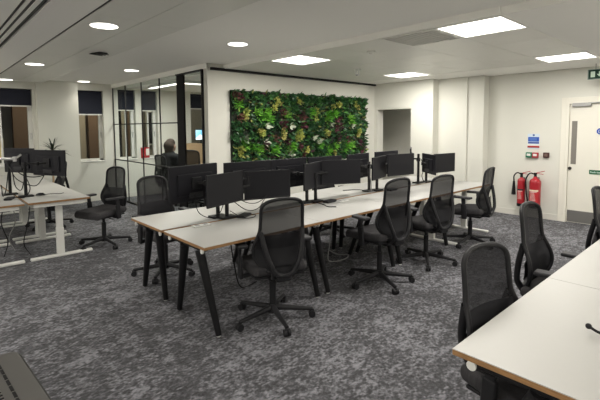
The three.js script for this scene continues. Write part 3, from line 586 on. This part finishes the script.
// ---------------------------------------------------------------- monitors and arms
function makeMonitor(w, h) {
  const t = thing('monitor', '', 'monitor');
  mesh('shell', [rbox(w, h, 0.018, 0.006, 0, 0, -0.011), rbox(w * 0.72, h * 0.6, 0.022, 0.010, 0, -h * 0.03, -0.024)], M.shell, t);
  mesh('bezel', [span(-w / 2, w / 2, h / 2 - 0.008, h / 2, -0.004, 0.002), span(-w / 2, w / 2, -h / 2, -h / 2 + 0.016, -0.004, 0.002), span(-w / 2, -w / 2 + 0.008, -h / 2, h / 2, -0.004, 0.002), span(w / 2 - 0.008, w / 2, -h / 2, h / 2, -0.004, 0.002)], M.plastic, t);
  mesh('screen', span(-w / 2 + 0.008, w / 2 - 0.008, -h / 2 + 0.016, h / 2 - 0.008, -0.003, 0.0005), M.screen, t);
  mesh('mount_plate', rbox(0.11, 0.11, 0.018, 0.004, 0, 0, -0.043), M.plastic, t);
  mesh('socket_cover', rbox(0.16, 0.05, 0.02, 0.006, 0, -h * 0.33, -0.03), M.greyPlastic, t);
  return t;
}
const protos = {}; let monitorList = [];
function monitor(label, x, y, z, deg, size = 'small') {
  const [w, h] = size === 'small' ? [0.51, 0.295] : [0.575, 0.335];
  let m;
  if (!protos[size]) { m = protos[size] = makeMonitor(w, h); } else m = copy(protos[size], label, [0, 0, 0]);
  m.userData.label = label; m.position.set(x, y, z); m.rotation.set(0, deg * Math.PI / 180, 0); return m;
}
function monitorArm(label, x, z, mons, top = 1.06, mat = M.blackMetal) {  // a pole on a clamp base, one jointed arm for each monitor
  const t = thing('monitor_stand', label, 'monitor arm', [x, 0.731, z]);
  mesh('base_plate', rbox(0.16, 0.02, 0.11, 0.006, 0, 0.01, 0), mat, t);
  mesh('pole', cyl(0.019, 0.019, top - 0.731 - 0.02, 0, (top - 0.731) / 2 + 0.01, 0, 18), mat, t);
  mesh('collar', cyl(0.03, 0.03, 0.05, 0, mons[0].position.y - 0.731, 0, 18), M.plastic, t);
  for (const m of mons) {
    const back = V(0, 0, -0.053).applyAxisAngle(V(0, 1, 0), m.rotation.y).add(m.position), n = V(0, 0, -1).applyAxisAngle(V(0, 1, 0), m.rotation.y);
    const p0 = V(0, back.y - 0.731, 0), p2 = V(back.x - x, back.y - 0.731, back.z - z), mid = p2.clone().addScaledVector(n, 0.07).lerp(p0, 0.2);
    mesh('arm', [bar(p0, mid, 0.014, 0.014, 10), bar(mid, p2, 0.013, 0.013, 10), cyl(0.02, 0.02, 0.045, mid.x, mid.y, mid.z, 12)], mat, t);
  }
  return t;
}
const m1 = monitor('black monitor screen at near bench desk, left of its pair', 2.10, 1.03, -3.31, 17.4);
const m2 = monitor('black monitor screen at near bench desk, right of its pair', 2.665, 1.004, -3.40, -16.7);
const m3 = monitor('narrow-looking angled black monitor, left of second bench pair', 3.33, 1.045, -3.395, 22);
const m4 = monitor('wide black monitor screen, right of the second bench pair', 3.755, 1.053, -3.355, -24.9);
const m5 = monitor('angled black monitor, left of third bench pair near grey pole', 4.50, 1.056, -3.34, 17);
const m6 = monitor('wide black monitor screen, right of third bench pair', 4.86, 1.077, -3.245, -8);
const m7 = monitor('steeply angled black monitor at the far bench end, left of pair', 5.70, 1.03, -3.31, 52);
const m8 = monitor('black monitor screen at far bench end, right of pair', 6.09, 1.022, -3.27, -8.3);
const b1 = monitor('large black monitor seen from behind at left end of bench', 1.88, 1.088, -3.52, 193, 'large');
const b2 = monitor('black monitor back behind the near pair, below plant wall left part', 2.55, 1.075, -3.60, 178, 'large');
const b3 = monitor('black monitor back between near pair and second pair', 3.14, 1.07, -3.62, 183, 'large');
const b4 = monitor('black monitor back behind the second bench pair', 3.72, 1.065, -3.60, 178, 'large');
const b5 = monitor('black monitor back with raised edge beside the third pair pole', 4.36, 1.068, -3.60, 190, 'large');
const b6 = monitor('black monitor back hidden behind the third bench pair', 5.0, 1.075, -3.60, 182, 'large');
const b7 = monitor('black monitor seen edge-on behind the fourth pole', 5.72, 1.09, -3.66, 212, 'large');
monitorArm('black monitor pole with arms at near bench desk, front one', 2.16, -3.40, [m1, m2]);
monitorArm('black monitor pole carrying the backs at near bench desk', 2.115, -3.49, [b1, b2], 1.1);
monitorArm('black monitor pole of the second front pair', 3.37, -3.41, [m3, m4]);
monitorArm('black monitor pole between the monitor backs near second pair', 3.26, -3.44, [b3, b4], 1.1);
monitorArm('grey monitor pole with cables beside the third pair', 4.44, -3.47, [b5, b6], 1.13, matte(lin(0.07, 0.07, 0.07), 0.5));
monitorArm('black monitor pole under the third front pair', 4.56, -3.43, [m5, m6]);
monitorArm('black monitor pole with big joint at the fourth pair', 5.62, -3.45, [b7], 1.18);
monitorArm('black monitor pole under the far end screen', 5.80, -3.42, [m7, m8]);
const l1 = monitor('black monitor back at the left frame edge, leftmost of the two', 1.02, 1.17, -6.78, 117, 'large');
const l2 = monitor('black monitor back at left bench, beside the spiky plant', 1.26, 1.155, -6.22, 117, 'large');
monitorArm('black monitor pole on the left bench, right of the two', 0.99, -6.28, [l2], 1.18);
monitorArm('black monitor pole on the left bench, left of the two', 0.87, -6.62, [l1], 1.18);
{
  const t = thing('monitor_stand', 'light grey jointed monitor arm at the left frame edge', 'monitor arm', [0.60, 0.731, -6.05]);
  mesh('base_plate', rbox(0.12, 0.02, 0.1, 0.006, 0, 0.01, 0), M.blackMetal, t); mesh('pole', cyl(0.018, 0.018, 0.56, 0, 0.29, 0), M.blackMetal, t);
  mesh('arm', [bar(V(0, 0.52, 0), V(0.27, 0.50, -0.08), 0.015), bar(V(0.27, 0.50, -0.08), V(0.34, 0.55, -0.10), 0.013), cyl(0.022, 0.022, 0.06, 0.27, 0.50, -0.08)], M.silver, t);
}
// docks, mice, cables
function dock(label, x, z, turn) {
  const t = thing('docking_box', label, 'electronics', [x, 0.731, z], turn);
  mesh('housing', rbox(0.17, 0.026, 0.085, 0.008, 0, 0.013, 0), M.plastic, t); mesh('port_strip', box(0.12, 0.008, 0.003, 0, 0.013, 0.043), M.greyPlastic, t);
}
dock('small black docking box beside the near bench pole', 2.31, -3.33, 0.5);
dock('small black docking box right of second bench pole', 3.47, -3.28, 0.1);
dock('small black docking box by the third bench pole', 4.72, -3.30, 0.1);
dock('small black docking box at the left frame edge of left bench', 0.80, -6.18, 1.2);
{
  const t = thing('computer_mouse', 'black mouse lying on the left bench near its end', 'mouse', [1.15, 0.731, -6.28], 0.9);
  const g = new THREE.SphereGeometry(1, 24, 12, 0, Math.PI * 2, 0, Math.PI / 2); g.scale(0.035, 0.034, 0.06);
  mesh('body', g, M.plastic, t); mesh('wheel', at(cyl(0.006, 0.006, 0.006, 0, 0, 0), 0, 0.029, 0.03, 0, 0, Math.PI / 2), M.greyPlastic, t);
}
let cableGroup;
const wire = (label, pts, r = 0.004, mat = M.cable, n = 40) => tag(mesh('cable', tube(pts, r, n, 6), mat), label, 'cable');
wire('black mouse cable curling on the left bench', [[1.19, 0.738, -6.26], [1.3, 0.736, -6.30], [1.36, 0.736, -6.22], [1.42, 0.736, -6.28]]);
wire('black cable loop under the near left bench monitor screen', [[2.22, 0.95, -3.37], [2.36, 0.86, -3.36], [2.50, 0.84, -3.37], [2.66, 0.90, -3.41], [2.7, 0.96, -3.45]]);
wire('black cable drooping below the right screen of near pair', [[2.18, 0.92, -3.38], [2.32, 0.80, -3.30], [2.48, 0.79, -3.33], [2.62, 0.86, -3.40]]);
wire('black cable drooping onto the desk under the large monitor back', [[1.86, 0.98, -3.47], [1.88, 0.82, -3.44], [1.96, 0.765, -3.40], [2.06, 0.79, -3.38], [2.12, 0.86, -3.40]]);
wire('black cable tangled around near bench dock', [[2.18, 0.80, -3.38], [2.24, 0.742, -3.24], [2.34, 0.738, -3.22], [2.42, 0.738, -3.30], [2.38, 0.745, -3.36]]);
wire('black plug lead lying on second bench desk', [[3.30, 0.745, -3.36], [3.29, 0.737, -3.20], [3.24, 0.737, -3.08], [3.30, 0.737, -3.02]], 0.005);
wire('black lead with plug on back bench desk near plant wall', [[4.44, 0.737, -3.54], [4.40, 0.737, -3.66], [4.28, 0.737, -3.72], [4.22, 0.738, -3.74]], 0.005);
wire('grey cable bundle running down the grey monitor pole', [[4.43, 1.08, -3.44], [4.405, 0.98, -3.44], [4.44, 0.86, -3.437], [4.425, 0.742, -3.42]], 0.007, M.greyCable);
wire('pale cable loop behind the second monitor pair', [[2.96, 1.10, -3.53], [3.03, 1.06, -3.50], [3.03, 0.96, -3.50], [2.97, 0.90, -3.50], [2.92, 0.89, -3.53]], 0.006, M.greyCable);
wire('black cable hanging around the fourth bench pole', [[5.65, 1.10, -3.42], [5.69, 0.95, -3.40], [5.66, 0.84, -3.41], [5.70, 0.742, -3.40]], 0.006);
wire('black cable hanging between the two left bench poles', [[0.90, 1.05, -6.60], [0.92, 0.84, -6.52], [0.96, 0.80, -6.44], [0.985, 0.95, -6.31]], 0.006);
wire('black cable loop at left pole of the left bench', [[0.85, 1.02, -6.58], [0.80, 0.80, -6.46], [0.76, 0.752, -6.38], [0.74, 0.90, -6.30]], 0.006);
wire('black cable draped in front of the left bench poles', [[0.99, 1.0, -6.25], [1.02, 0.84, -6.18], [0.96, 0.745, -6.16], [0.87, 0.742, -6.24], [0.80, 0.742, -6.30]], 0.006);
wire('black cable looping from the left bench poles onto desk, widest loop', [[0.86, 1.12, -6.55], [0.92, 0.95, -6.35], [1.10, 0.86, -6.3], [1.18, 0.95, -6.28], [1.22, 1.06, -6.25]], 0.006);
wire('black cable under the left bench monitors, running along the backs', [[0.95, 1.05, -6.75], [1.02, 0.98, -6.5], [1.12, 0.97, -6.35], [1.28, 1.02, -6.20]], 0.007);
wire('black cables hanging below the left bench, first strand', [[0.72, 0.66, -6.1], [0.70, 0.45, -6.15], [0.76, 0.2, -6.2], [0.72, 0.012, -6.25]], 0.006);
wire('black cables hanging below the left bench, second strand', [[1.0, 0.66, -6.1], [0.98, 0.40, -6.2], [0.92, 0.15, -6.15], [0.98, 0.012, -6.1]], 0.006);
wire('grey cables hanging below the left bench, third strand', [[0.84, 0.66, -6.3], [0.86, 0.42, -6.3], [0.80, 0.2, -6.4], [0.86, 0.012, -6.45]], 0.006, M.greyCable);
wire('pale cable coiled on the carpet under the middle of the bench', [[3.62, 0.55, -3.36], [3.60, 0.2, -3.40], [3.52, 0.012, -3.34], [3.70, 0.012, -3.26], [3.86, 0.012, -3.34], [3.78, 0.014, -3.44], [3.62, 0.10, -3.42]], 0.007, M.greyCable, 60);
wire('black cable dropping under the near bench desk', [[2.15, 0.62, -3.35], [2.2, 0.3, -3.36], [2.3, 0.012, -3.38], [2.5, 0.012, -3.4]], 0.006);
{
  const t = thing('headset_boom', 'black curved headset boom with rounded tip on the near white table', 'headset', [2.03, 0.731, -0.405]);
  mesh('boom', tube([[-0.005, 0.028, -0.02], [-0.008, 0.018, 0.01], [0.01, 0.010, 0.045], [0.05, 0.010, 0.07], [0.12, 0.02, 0.08]], 0.006, 30), M.plastic, t);
  mesh('tip', at(new THREE.SphereGeometry(0.012, 16, 12), -0.005, 0.03, -0.024), M.plastic, t);
  mesh('ear_cup', at(new THREE.TorusGeometry(0.03, 0.014, 12, 24), 0.15, 0.025, 0.09, Math.PI / 2, 0, 0), M.plastic, t);
}

// ---------------------------------------------------------------- floor unit at the lower left
{
  const t = thing('floor_unit', 'grey metal floor unit with a louvred top grille at lower left corner', 'heater', [0.02, 0, -1.95], 0.06);
  mesh('plinth', box(0.56, 0.02, 0.66, 0, 0.01, 0), M.dark, t);
  const rr2 = (w, d, r, h) => { const S = new THREE.Shape(), x = w / 2, y = d / 2; S.moveTo(-x + r, -y); S.lineTo(x - r, -y); S.absarc(x - r, -y + r, r, -Math.PI / 2, 0); S.lineTo(x, y - r); S.absarc(x - r, y - r, r, 0, Math.PI / 2); S.lineTo(-x + r, y); S.absarc(-x + r, y - r, r, Math.PI / 2, Math.PI); S.lineTo(-x, -y + r); S.absarc(-x + r, -y + r, r, Math.PI, Math.PI * 1.5); const g = new THREE.ExtrudeGeometry(S, { depth: h, bevelEnabled: true, bevelSize: 0.003, bevelThickness: 0.003, bevelSegments: 2 }); return g.rotateX(-Math.PI / 2); };
  mesh('cabinet', at(rr2(0.60, 0.70, 0.05, 0.525), 0, 0.02, 0), std(lin(0.028, 0.027, 0.026), 0.45), t);
  const top = mesh('top_panel', at(rr2(0.578, 0.678, 0.042, 0.008), 0, 0.549, 0), std(lin(0.105, 0.102, 0.096), 0.45, { metalness: 0.35 }), t);
  for (let k = 0; k < 9; k++) mesh('slot', rbox(0.012, 0.003, 0.044, 0.001, 0.205, 0.5605, -0.225 + k * 0.055), M.dark, top);
  for (let k = 0; k < 40; k++) mesh('louvre', box(0.40, 0.006, 0.006, -0.03, 0.561, -0.24 + k * 0.0125), k % 2 ? M.dark : M.greyMetal, top);
}

// ---------------------------------------------------------------- plant by the window
{
  const t = thing('potted_plant', 'spiky dark green plant behind the left bench by the white pillar', 'plant', [1.93, 0, -9.3]);
  mesh('pot', new THREE.LatheGeometry([[0, 0], [0.13, 0], [0.17, 0.36], [0.175, 0.38], [0.155, 0.38], [0.15, 0.34], [0, 0.34]].map((p) => new THREE.Vector2(...p)), 28), M.greyPlastic, t);
  mesh('stem', bar(V(0, 0.33, 0), V(0.02, 1.19, 0), 0.02, 0.015, 10), M.wood, t);
  const lm = std(lin(0.018, 0.035, 0.015), 0.5, { side: THREE.DoubleSide });
  for (let k = 0; k < 34; k++) {
    const a = k * 2.4, el = rr(-0.2, 1.35), L = rr(0.28, 0.42), n = 5, pos = [], idx = [];
    for (let i = 0; i <= n; i++) { const s = i / n, r = L * s, w = 0.015 * (1 - s * s) * (0.4 + s * 1.2) + 0.001; const d = V(Math.cos(a) * Math.cos(el), Math.sin(el), Math.sin(a) * Math.cos(el)).multiplyScalar(r); d.y -= 0.16 * s * s * L * 2; const side = V(-Math.sin(a), 0, Math.cos(a)).multiplyScalar(w); pos.push(d.x - side.x, d.y, d.z - side.z, d.x + side.x, d.y, d.z + side.z); }
    for (let i = 0; i < n; i++) { const b = i * 2; idx.push(b, b + 1, b + 2, b + 1, b + 3, b + 2); }
    const g = new THREE.BufferGeometry(); g.setAttribute('position', new THREE.Float32BufferAttribute(pos, 3)); g.setIndex(idx); g.computeVertexNormals(); g.translate(0.02, 1.18, 0);
    mesh('leaf', g, lm, t);
  }
}

// ---------------------------------------------------------------- meeting room: person, chairs, table, boxes
function sdfMesh(bones, blend, cell, pad) {                              // bones: [p, q, rp, rq]; smooth union of tapered capsules
  const bb = new THREE.Box3(); for (const [p, q, a, b] of bones) { const r = Math.max(a, b); for (const v of [p, q]) { bb.expandByPoint(v.clone().addScalar(r + pad)); bb.expandByPoint(v.clone().addScalar(-r - pad)); } }
  const c = bb.getCenter(V(0, 0, 0)), s = bb.getSize(V(0, 0, 0)), half = Math.max(s.x, s.y, s.z) / 2, res = Math.min(150, Math.ceil(2 * half / cell) + 4);
  const mc = new MarchingCubes(res, new THREE.MeshBasicMaterial(), false, false, 120000); mc.isolation = 0;
  const P = V(0, 0, 0), d = V(0, 0, 0), pd = V(0, 0, 0);
  for (let k = 0; k < res; k++) for (let j = 0; j < res; j++) for (let i = 0; i < res; i++) {
    P.set((i - res / 2) / (res / 2) * half + c.x, (j - res / 2) / (res / 2) * half + c.y, (k - res / 2) / (res / 2) * half + c.z);
    let f = 1e3;
    for (const [p, q, a, b] of bones) { d.subVectors(q, p); pd.subVectors(P, p); const t = Math.max(0, Math.min(1, pd.dot(d) / Math.max(1e-9, d.lengthSq()))); const e = pd.addScaledVector(d, -t).length() - (a + (b - a) * t); const h = Math.max(0, blend - Math.abs(f - e)) / blend; f = Math.min(f, e) - h * h * blend * 0.25; }
    mc.field[i + j * res + k * res * res] = -f;
  }
  mc.update();
  const n = mc.count, g = new THREE.BufferGeometry(); g.setAttribute('position', new THREE.BufferAttribute(mc.positionArray.slice(0, n * 3), 3));
  g.scale(half, half, half); g.translate(c.x, c.y, c.z); const o = mergeVertices(g, 1e-5); o.computeVertexNormals(); o.setAttribute('uv', new THREE.BufferAttribute(new Float32Array(o.attributes.position.count * 2), 2)); return o;
}
{
  // seated, facing local +z, origin on the floor under the hips
  const t = thing('person', 'person with brown hair and dark jacket sitting behind the glass partition', 'person', [3.84, 0, -8.18], 1.75);
  const skin = std(lin(0.42, 0.27, 0.20), 0.6), cloth = matte(lin(0.012, 0.013, 0.015), 0.9), trouser = std(lin(0.02, 0.022, 0.03), 0.9), hair = matte(lin(0.035, 0.025, 0.019), 0.8);
  const hip = 0.55, S = (s) => V(s * 0.17, 1.0, 0.01), E = (s) => V(s * 0.24, 0.76, 0.08), Wr = (s) => V(s * 0.16, 0.79, 0.32), K = (s) => V(s * 0.11, 0.52, 0.44), A = (s) => V(s * 0.11, 0.09, 0.46), Hp = (s) => V(s * 0.09, hip, 0);
  const bones = [[V(0, hip, 0), V(0, 0.78, -0.03), 0.13, 0.12], [V(0, 0.78, -0.03), V(0, 0.98, 0.0), 0.125, 0.12], [V(0, 1.0, 0), V(0, 1.12, 0.03), 0.055, 0.05], [V(0, 1.21, 0.045), V(0, 1.27, 0.03), 0.085, 0.092], [V(0, 1.155, 0.085), V(0, 1.19, 0.08), 0.05, 0.06], [V(0, 1.205, 0.145), V(0, 1.222, 0.135), 0.014, 0.01], [V(0.086, 1.22, 0.03), V(0.09, 1.24, 0.025), 0.016, 0.018], [V(-0.086, 1.22, 0.03), V(-0.09, 1.24, 0.025), 0.016, 0.018]];
  for (const s of [-1, 1]) {
    bones.push([S(s), E(s), 0.05, 0.042], [E(s), Wr(s), 0.04, 0.028], [S(s), V(0, 1.0, 0), 0.055, 0.07], [Hp(s), K(s), 0.085, 0.06], [K(s), A(s), 0.058, 0.038], [A(s), V(s * 0.12, 0.045, 0.62), 0.042, 0.035]);
    const w = Wr(s); bones.push([w, V(w.x - s * 0.01, w.y, w.z + 0.07), 0.03, 0.034]);
    for (let k = 0; k < 4; k++) { const x = w.x - s * 0.01 + (k - 1.5) * 0.019, L = [0.06, 0.07, 0.075, 0.055][s > 0 ? 3 - k : k]; bones.push([V(x, w.y, w.z + 0.08), V(x, w.y - 0.008, w.z + 0.09 + L * 0.6), 0.0095, 0.009], [V(x, w.y - 0.008, w.z + 0.09 + L * 0.6), V(x, w.y - 0.03, w.z + 0.09 + L), 0.009, 0.008]); }
    bones.push([V(w.x - s * 0.03, w.y, w.z + 0.03), V(w.x - s * 0.062, w.y - 0.008, w.z + 0.085), 0.012, 0.01]);
  }
  mesh('body', sdfMesh(bones, 0.03, 0.0125, 0.03), skin, t);
  const jk = [[V(0, hip + 0.03, 0), V(0, 0.78, -0.03), 0.155, 0.14], [V(0, 0.78, -0.03), V(0, 0.99, 0.0), 0.145, 0.135], [V(0, 1.0, 0), V(0, 1.06, 0.015), 0.085, 0.075]];
  for (const s of [-1, 1]) jk.push([S(s), V(0, 1.0, 0), 0.075, 0.09], [S(s), E(s), 0.068, 0.06], [E(s), Wr(s), 0.058, 0.042]);
  mesh('jacket', sdfMesh(jk, 0.05, 0.014, 0.04), cloth, t);
  const tr = [[V(-0.05, hip - 0.01, 0), V(0.05, hip - 0.01, 0), 0.142, 0.142]]; for (const s of [-1, 1]) tr.push([Hp(s), K(s), 0.098, 0.074], [K(s), V(s * 0.11, 0.12, 0.46), 0.07, 0.056]);
  mesh('trousers', sdfMesh(tr, 0.04, 0.014, 0.04), trouser, t);
  mesh('hair', sdfMesh([[V(0, 1.285, 0.025), V(0, 1.25, -0.01), 0.097, 0.1], [V(0, 1.2, -0.03), V(0, 1.1, -0.045), 0.085, 0.06], [V(0.07, 1.22, -0.01), V(0.06, 1.12, -0.02), 0.045, 0.035], [V(-0.07, 1.22, -0.01), V(-0.06, 1.12, -0.02), 0.045, 0.035]], 0.05, 0.009, 0.03), hair, t);
  for (const s of [-1, 1]) mesh('shoe', [rbox(0.085, 0.07, 0.25, 0.03, s * 0.12, 0.04, 0.55)], M.dark, t);
}
const roomChair = (label, x, z, fx, fz, up = 0) => lift(chair(label, x, z, fx, fz, 0.3), up);
roomChair('dark chair under the seated person behind the glass', 3.84, -8.18, Math.sin(1.75), Math.cos(1.75));
roomChair('dark high-backed chair behind the glass right of black post', 4.10, -7.75, 0.55, -0.83, 0.1);
roomChair('dark chair behind glass beside the white wall corner', 4.42, -7.30, 0.55, -0.83, 0.08);
{
  const t = thing('meeting_table', 'wood-topped table in the meeting room behind the seated person', 'table', [5.05, 0, -8.75], 0);
  mesh('tabletop', rbox(1.7, 0.03, 0.8, 0.008, 0, 0.725, 0), M.wood, t);
  for (const sx of [-1, 1]) for (const sz of [-1, 1]) mesh('leg', rbox(0.05, 0.71, 0.05, 0.006, sx * 0.78, 0.355, sz * 0.34), M.blackMetal, t);
  const c = thing('cabinet', 'light wood cabinet by the far wall of the meeting room', 'cabinet', [5.25, 0, -9.52]);
  mesh('body', rbox(0.9, 1.20, 0.42, 0.006, 0, 0.61, 0), M.wood, c);
  for (const s of [-1, 1]) { const d = mesh('door', rbox(0.435, 1.14, 0.018, 0.004, s * 0.222, 0.62, 0.22), M.wood, c); mesh('handle', rbox(0.01, 0.12, 0.012, 0.003, s * 0.03, 0.7, 0.236), M.silver, d); }
  const m = thing('lit_screen', 'monitor with a blue picture standing on cabinet behind the glass', 'monitor', [5.28, 1.21, -9.42], 0.05);
  mesh('stand', [rbox(0.2, 0.012, 0.14, 0.004, 0, 0.006, 0), box(0.03, 0.10, 0.02, 0, 0.06, -0.02)], M.plastic, m);
  mesh('shell', rbox(0.36, 0.26, 0.02, 0.006, 0, 0.21, 0), M.plastic, m);
  const pic = signCanvas(128, 96, (g) => { const gr = g.createLinearGradient(0, 0, 128, 96); gr.addColorStop(0, '#bfe3f2'); gr.addColorStop(0.5, '#5fa9d0'); gr.addColorStop(1, '#2b6f9e'); g.fillStyle = gr; g.fillRect(0, 0, 128, 96); g.fillStyle = '#e8f3f6'; g.beginPath(); g.moveTo(0, 80); g.lineTo(50, 40); g.lineTo(80, 66); g.lineTo(128, 30); g.lineTo(128, 96); g.lineTo(0, 96); g.fill(); });
  mesh('screen', at(new THREE.PlaneGeometry(0.34, 0.24), 0, 0.21, 0.0108), std('#000000', 0.4, { emissive: '#ffffff', emissiveMap: pic, emissiveIntensity: 0.55 }), m);
  const sl = new THREE.RectAreaLight('#9fd0ea', 0.5, 0.34, 0.24); sl.position.set(0, 0.21, 0.015); sl.rotation.y = Math.PI; m.add(sl);
  const b = thing('gift_box', 'red box with white panel on the sill behind glass partition', 'box', [3.98, winY0 + 0.02, ZW - 0.03], 0.1);
  mesh('box', rbox(0.2, 0.22, 0.12, 0.008, 0, 0.11, 0), M.red, b); mesh('lid', rbox(0.205, 0.03, 0.125, 0.006, 0, 0.235, 0), M.red, b); mesh('white_panel', box(0.08, 0.16, 0.004, 0.05, 0.14, 0.062), M.label, b);
}

scene.traverse((o) => { if (o.isMesh) { o.castShadow = true; o.receiveShadow = true; } if (o.isSpotLight || o.isPointLight) { o.castShadow = true; o.shadow.mapSize.set(512, 512); } });
renderer.render(scene, camera);
